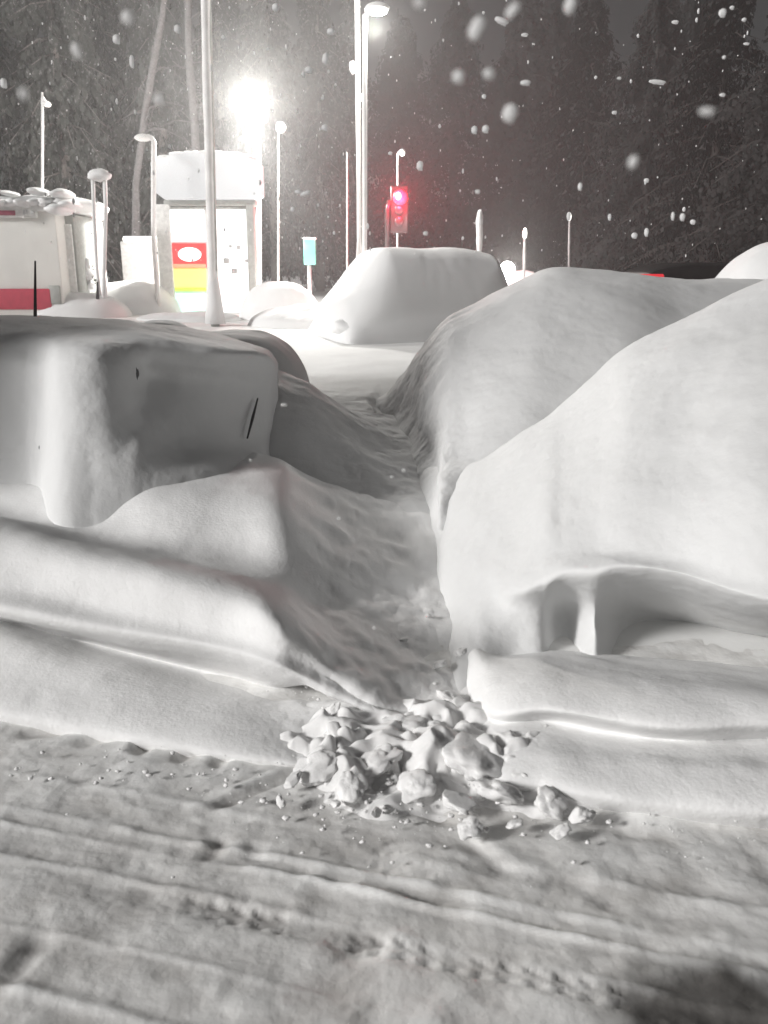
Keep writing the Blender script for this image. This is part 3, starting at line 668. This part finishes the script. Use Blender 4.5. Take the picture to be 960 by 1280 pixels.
# street lamp, bent head
def bent_lamp(px, ytop, ybase, hx, hy, Y, r, label, glass=LAMPM, hw=.5, energy=0, mat=FROST):
    b_ = at(px, ybase, Y); t = at(px, ytop+10*22/Y, Y); h = at(hx, hy, Y)
    root = empty('street_lamp', (b_.x, Y, .42), label, 'street lamp')
    sgn = 1 if h.x > t.x else -1
    top = Vector((t.x, Y, h.z))
    pts = [Vector((b_.x, Y, .2)), b_, b_.lerp(t, .33), b_.lerp(t, .66), t, t.lerp(top, .6)+Vector((.03*sgn,0,.03)), top+Vector((sgn*.12,-.02,.06)), h+Vector((0,0,.04))]
    par(MB().tube(pts, [r]*len(pts), 10, .08).build('post', mat), root)
    par(MB().blob((h.x+sgn*.05, h.y, h.z+.04), (hw*1.15,.3,.16+.1*hw), .1, 1, 20, 12, seed=2).build('lamp_head', FROST), root)
    if glass: par(MB().blob((h.x+sgn*.05, h.y-.05, h.z-.03), (hw,.26,.16+.1*hw), 0, 1, 20, 12).build('lamp_glass', glass), root)
    if energy: par(add_point('lamp_light', h+Vector((0,0,-.35)), energy, rad=.12), root)
    return root
bent_lamp(456, 8, 318, 469, 12, 20.5, .055, 'curved street lamp shining at the top beside the thin tall pole', LAMPM, .45, 420)
bent_lamp(192, 168, 296, 181, 174, 26.0, .075, 'unlit snow-capped lamp bending left beside the price sign', None, .42)
bent_lamp(53, 108, 240, 57, 132, 30.0, .045, 'thin faint lamp post rising over the kiosk roof', None, .22)
bent_lamp(497, 186, 235, 501, 191, 34.0, .035, 'tiny hooked lamp directly above the red traffic light', LAMPM, .20)
r_, bb, tt = pole('thin_pole', 434, 190, 330, 30.0, .03, .025, 'faint thin pole left of the thin tall pole', mat=GREYP)
# small marker posts
def marker(px, y0, y1, Y, r, label, lit=False):
    b_ = at(px-1, y1, Y); t = at(px, y0, Y)
    root = empty('marker_post', (b_.x, Y, .42), label, 'marker post')
    n = 9; rad = [r*(.75+.5*math.sin(math.pi*min(1, (i/n)*1.1))) for i in range(n+1)]; rad[-1] = r*.3
    par(MB().tube([Vector((b_.x, Y, .2))]+[b_.lerp(t, i/n) for i in range(n+1)], [r*.7]+rad, 9, .12).build('post', STEEL if lit else FROST), root)
    if lit: par(MB().blob(tuple(t), (.13,.13,.34), 0, 1).build('lamp_glass', LAMPM), root)
    else: par(MB().blob(tuple(t-Vector((0,0,.25))), (r*2.6,r*2.6,.5), .2, 2).build('snow_cap', SNOW), root)
marker(600, 262, 320, 20.5, .06, 'snow-plastered marker post behind the right end of the middle car')
marker(656, 292, 345, 28.0, .045, 'slim post with a small bright lamp right of the middle car', True)
marker(712, 271, 338, 38.0, .05, 'slender lamp post with a small white light standing far right of the middle car', True)
# traffic light
Yl = 30.0
tl = empty('traffic_light', (at(492, 340, Yl).x, Yl, .42), 'red traffic light on a dark post above the middle car', 'traffic light')
bt = at(484, 345, Yl); par(MB().tube([bt-Vector((0,0,.5)), at(484,262,Yl), at(487,250,Yl)], [.09,.08,.07], 10).build('post', CARDK), tl)
c = at(499, 262, Yl+.15); par(MB().box((c.x, c.y, c.z), (.62,.35,1.5), 0, .06).build('signal_housing', CARDK), tl)
REDL = emis('red_signal_glass', (1,.02,.05), 1.8); REDC = emis('red_signal_core', (1,.38,.40), 2.2)
c = at(500, 247, Yl-.12); par(MB().blob(tuple(c), (.50,.2,.50), 0, 1).build('red_lens', REDL), tl)
c = at(498, 245, Yl-.20); par(MB().blob(tuple(c), (.20,.14,.26), 0, 1).build('lamp_core', REDC), tl)
DKG = plain('unlit_lens', (.03,.03,.03), .3)
for py in (262, 277):
    c = at(499, py, Yl-.05); par(MB().blob(tuple(c), (.32,.12,.32), 0, 1).build('unlit_lens', DKG), tl)
par(add_point('red_light', at(500, 247, Yl-.6), 520, (1,.02,.06), .25), tl)
# green lit sign
gs = empty('lit_sign', (at(387, 330, 30).x, 30, .42), 'small upright mint green lit sign left of the middle car', 'sign')
pbox(380, 299, 394, 331, 30, .2, 'lit_panel', emis('lit_mint_box', (.12,.75,.58), .42, (.08,.25,.2)), gs); pbox(385, 331, 389, 372, 30, .1, 'post', STEEL, gs)
pbox(379, 297, 395, 299.5, 30, .3, 'snow_cap', SNOW, gs, .02)
# distant shining lamp near ground (vehicle headlamp)
hl = empty('low_headlamp', (at(634, 340, 25).x, 25, .42), 'round white lamp shining low behind the right end of the middle car', 'lamp')
c = at(634, 338, 25); par(MB().blob(tuple(c), (.46,.3,.5), 0, 1).build('lamp_glass', emis('low_lamp_glass', (1,1,.98), 9)), hl)
par(MB().tube([(c.x, c.y+.1, .2), (c.x, c.y+.1, c.z)], .06, 10).build('post', STEEL), hl)
par(add_point('low_light', c+Vector((0,-.5,.1)), 350, rad=.2), hl)

# ---------------------------------------------------------------- trees
def conifer(seed, H, W, n, mat, droop=.5, ls_=1.0):
    rs = random.Random(seed); tr = MB(); cr_ = MB()
    tr.tube([(0,0,-.3), (rs.uniform(-.1,.1),0,H*.5), (rs.uniform(-.2,.2),0,H*.97)], [H*.018+.06, H*.011+.03, .02], 8)
    lv = 26
    for l in range(lv):
        z0 = H*(.14+.84*l/lv); R_ = W/2*(1-(l/lv))**.8*rs.uniform(.75,1.15)+.15
        for k in range(rs.randint(6, 9)):
            a = rs.uniform(0, 6.28); L_ = R_*rs.uniform(.6,1.1)
            tip = Vector((math.cos(a)*L_, math.sin(a)*L_, z0-droop*L_*rs.uniform(.5,1)))
            tr.tube([(0,0,z0), tuple(Vector((tip.x*.5, tip.y*.5, z0-.1*L_))), tuple(tip)], [.03,.02,.008], 4)
            m_ = int(n/lv/7)
            for j in range(m_):
                t = rs.random()**.7; p = Vector((tip.x*t, tip.y*t, z0+(tip.z-z0)*t*t))+Vector((rs.gauss(0,.12)*L_*.5, rs.gauss(0,.12)*L_*.5, -rs.random()*.45))
                s = ls_*rs.uniform(.08,.22); d = Vector((rs.gauss(0,.6), rs.gauss(0,.6), -1)).normalized()*s*1.6; b_ = d.orthogonal().normalized()*s*.5
                cr_.add([p, p+d*.5+b_, p+d, p+d*.5-b_], [(0,1,2,3)])
    return tr, cr_
def make_tree(seed, H, W, n, mat, label, group):
    tr, cr_ = conifer(seed, H, W, n, mat, .5, 1.0 if mat is NEEDLE else .55)
    root = empty('conifer', (0,0,0), label, 'tree', group)
    tr.build('trunk', BARK if mat is NEEDLE else DBARK, root); cr_.build('crown', mat, root, smooth=False); return root
T1 = [make_tree(31+k, 13, 5.5+k*.6, 9000, NEEDLE, 'x', 'snowy conifers behind the filling station') for k in range(3)]
left_trees = [(-40,42,1.1,'snowy conifer at the far left edge behind the kiosk'),(30,50,1.15,'snowy conifer behind the kiosk roof'),(95,44,1.25,'snowy conifer right of the kiosk behind the hoop stand'),
 (150,54,1.3,'snowy conifer left of the unlit bent lamp, half hidden'),(215,46,1.3,'snowy conifer directly behind the price sign'),(285,56,1.35,'snowy conifer showing between the tall pole and the floodlight'),
 (345,52,1.2,'snowy conifer right behind the floodlight'),(400,58,1.25,'snowy conifer above the small mint sign'),(150,66,1.6,'tallest hazy conifer rising behind the hoop stand'),(440,70,1.3,'hazy conifer behind the thin tall pole'),
 (-110,55,1.4,'snowy conifer partly outside the frame at far left'),(320,70,1.7,'hazy tall conifer far behind the floodlight')]
for i, (px, Y, s, lab) in enumerate(left_trees):
    o = T1[i] if i < 3 else copy_tree(T1[i % 3])
    s *= .9; o.location = (at(px, 340, Y).x, Y, .3); o.scale = (s,s,min(1.55*s, 1.85)); o.rotation_euler.z = i*1.3; o['label'] = lab
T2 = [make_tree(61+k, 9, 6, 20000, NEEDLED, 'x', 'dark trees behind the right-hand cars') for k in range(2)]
right_trees = [(880,36,1.3,'large dark tree behind the dark car roof'),(975,33,1.3,'large dark tree at the right edge of the lot'),(800,46,1.5,'dark hazy tree above the red tail lamp'),(720,50,1.6,'dark hazy tree behind the slender far lamp post'),
 (640,56,1.8,'low dark hazy tree above the low shining lamp'),(565,62,1.9,'low dark hazy tree right of the red traffic light'),(1060,40,1.5,'dark tree mostly outside the right edge'),(680,64,2.0,'tall dark tree behind the two slim lamp posts on the right'),(840,60,1.9,'tall dark hazy tree between the far lamp post and the dark car roof'),(500,70,2.0,'dark hazy tree directly behind the red traffic light')]
for i, (px, Y, s, lab) in enumerate(right_trees):
    o = T2[i] if i < 2 else copy_tree(T2[i % 2])
    o.location = (at(px, 340, Y).x, Y, .3); o.scale = (s*1.1,s*1.1,s*1.15); o.rotation_euler.z = i*2.1; o['label'] = lab
def bare_tree(pts, rad, label, seed, Y):
    rs = random.Random(seed); root = empty('bare_tree', (pts[0][0], Y, .42), label, 'tree')
    P = [Vector(p) for p in pts]
    par(MB().tube(P, rad, 10, .12).build('trunk', PALEBARK), root)
    for k in range(16):
        t = rs.uniform(.35, 1); i = min(int(t*(len(P)-1)), len(P)-2); p = P[i].lerp(P[i+1], t*(len(P)-1)-i)
        d = Vector((rs.choice((-1,1))*rs.uniform(.4,1), rs.uniform(-.5,.5), rs.uniform(-.1,.9))).normalized(); l = rs.uniform(.8, 2.0)
        mb = MB(); q = p+d*l+Vector((0,0,-.25*l))
        mb.tube([p, p+d*l*.5, q], [.04,.025,.01], 5)
        for j in range(5):
            s = p.lerp(q, rs.uniform(.3, 1)); e = s+Vector((rs.uniform(-.3,.3), rs.uniform(-.2,.2), -rs.uniform(.2,.6)))
            mb.tube([s, e], [.015,.006], 4)
        par(mb.build('branch', PALEBARK), root)
Yb = 40
bare_tree([at(168,330,Yb)-Vector((0,0,1)), at(170,230,Yb), at(180,150,Yb), at(190,90,Yb), at(203,20,Yb), at(215,-80,Yb)], [.22,.16,.15,.14,.13,.08], 'bare frosted tree leaning right above the unlit bent lamp', 3, Yb)
bare_tree([at(250,330,Yb+2)-Vector((0,0,1)), at(247,230,Yb+2), at(243,150,Yb+2), at(236,70,Yb+2), at(235,0,Yb+2), at(232,-80,Yb+2)], [.26,.2,.19,.17,.15,.1], 'bare frosted tree standing upright beside the tall pole', 8, Yb+2)

# ---------------------------------------------------------------- falling snow
FL = snow_mat('snowflake', (.93,.93,.93), .02, .1)
nt = FL.node_tree; bs = nt.nodes['Principled BSDF']; trn = nt.nodes.new('ShaderNodeBsdfTranslucent'); trn.inputs[0].default_value = (.95,.95,.95,1)
mxs = nt.nodes.new('ShaderNodeMixShader'); mxs.inputs[0].default_value = .45; nt.links.new(bs.outputs[0], mxs.inputs[1]); nt.links.new(trn.outputs[0], mxs.inputs[2])
nt.links.new(mxs.outputs[0], nt.nodes['Material Output'].inputs['Surface'])
flakes = [(595,37,14,26,-25),(640,14,10,20,-40),(627,27,16,7,-20),(712,8,12,18,-20),(524,4,10,12,0),(573,97,13,14,0),(637,143,16,20,-20),(607,162,8,9,0),(593,163,7,9,0),
 (656,44,8,4,0),(657,104,12,6,0),(611,93,12,11,0),(605,121,5,5,0),(414,40,9,7,0),(386,88,9,7,0),(407,74,7,12,-10),(406,160,7,7,0),(382,242,12,5,20),(366,262,5,6,0),(373,240,8,5,0),
 (345,10,8,8,0),(160,23,12,14,-20),(146,50,8,10,0),(200,125,11,11,0),(30,118,9,13,0),(5,105,7,11,0),(165,78,5,14,0),(97,65,9,18,20),(222,37,7,9,0),(903,17,8,9,0),(930,25,5,4,0),(884,140,18,9,0),(903,119,7,4,0),
 (768,141,6,4,0),(774,98,5,3,0),(933,55,7,3,0),(844,28,8,4,0),(905,72,4,4,0),(791,203,10,15,-20),(808,226,6,5,0),(725,234,5,9,0),(793,295,7,7,0),(808,291,5,10,0),(853,272,6,9,0),(866,278,6,6,0),(841,271,4,10,0),
 (711,271,5,10,0),(525,208,8,11,0),(532,292,6,5,0),(597,240,6,5,0),(505,588,5,4,0),(490,596,4,3,0),(424,648,5,4,0),(244,666,7,3,0),(313,575,3,3,0),(488,192,5,4,0),(762,272,4,8,0),(915,10,5,4,0),(822,103,20,5,-5),(468,785,4,4,0),(355,506,8,3,0)]
fp = MB().blob((0,0,0), (1,1,1), .25, 1.8, 16, 10, seed=2).build('snowflake', FL)
fr = random.Random(9)
for i, (px, py, w, h, rot) in enumerate(flakes):
    o = fp if i == 0 else fp.copy()
    if i: C.objects.link(o)
    Y = (fr.uniform(.55, .8) if min(w, h) > 8 else fr.uniform(2.2, 4.5)) if py < 320 else fr.uniform(1.3, 1.6)
    o.location = at(px, py, Y); k = Y/F*1.0
    o.scale = (w*k, min(w, h)*k, h*k); o.rotation_euler = (0, R(-rot), 0)
    tag(o, 'single pale snowflake falling through the dark night air', 'snowflake', 'falling snowflakes')
mb = MB()
for i in range(420):
    Y = fr.uniform(5, 24); px = fr.uniform(0, 960)if i % 3 else fr.uniform(60, 420); py = fr.uniform(-20, 330); p = at(px, py, Y); s = fr.uniform(.009, .022)
    mb.blob(tuple(p), (s, s, s*fr.uniform(1, 2.4)), .2, 2, 6, 5, seed=i)
tag(mb.build('falling_snow', FL), 'fine snow falling in the lamp light', 'snow', kind='stuff')

# ---------------------------------------------------------------- haze
mh = bpy.data.materials.new('haze'); mh.use_nodes = True; nt = mh.node_tree; nt.nodes.clear()
out = nt.nodes.new('ShaderNodeOutputMaterial'); pv = nt.nodes.new('ShaderNodeVolumePrincipled')
pv.inputs['Color'].default_value = (.93,.93,.93,1); pv.inputs['Density'].default_value = .0038; pv.inputs['Anisotropy'].default_value = .6
nt.links.new(pv.outputs[0], out.inputs['Volume'])
hz = MB().box((0, 40, 12.4), (360, 470, 27.2)).build('haze', mh, smooth=False); tag(hz, 'pale snowy haze filling the night air', 'haze', kind='stuff')

# ---------------------------------------------------------------- light
SUN_EL, SUN_AZ = R(23), R(244)      # azimuth measured clockwise from +Y: behind and to the left
d = Vector((math.sin(SUN_AZ)*math.cos(SUN_EL), math.cos(SUN_AZ)*math.cos(SUN_EL), math.sin(SUN_EL)))
sl = bpy.data.lights.new('sun', 'SUN'); sl.energy = 2.0; sl.angle = R(12); sl.color = (1,.985,.97)
so = bpy.data.objects.new('sun', sl); C.objects.link(so); so.rotation_euler = d.to_track_quat('Z', 'Y').to_euler()
w = bpy.data.worlds.new('World'); scn.world = w; w.use_nodes = True; nt = w.node_tree
bg = nt.nodes['Background']; sky = nt.nodes.new('ShaderNodeTexSky'); sky.sky_type = 'NISHITA'; sky.sun_disc = False
sky.sun_elevation = SUN_EL; sky.sun_rotation = SUN_AZ
hs = nt.nodes.new('ShaderNodeHueSaturation'); hs.inputs['Saturation'].default_value = .12
nt.links.new(sky.outputs[0], hs.inputs['Color']); nt.links.new(hs.outputs[0], bg.inputs['Color']); bg.inputs['Strength'].default_value = .004
scn.view_settings.view_transform = 'Standard'; scn.view_settings.look = 'None'; scn.view_settings.exposure = .95; scn.view_settings.gamma = 1
scn.render.engine = 'CYCLES'; scn.cycles.volume_bounces = 0; scn.cycles.max_bounces = 6
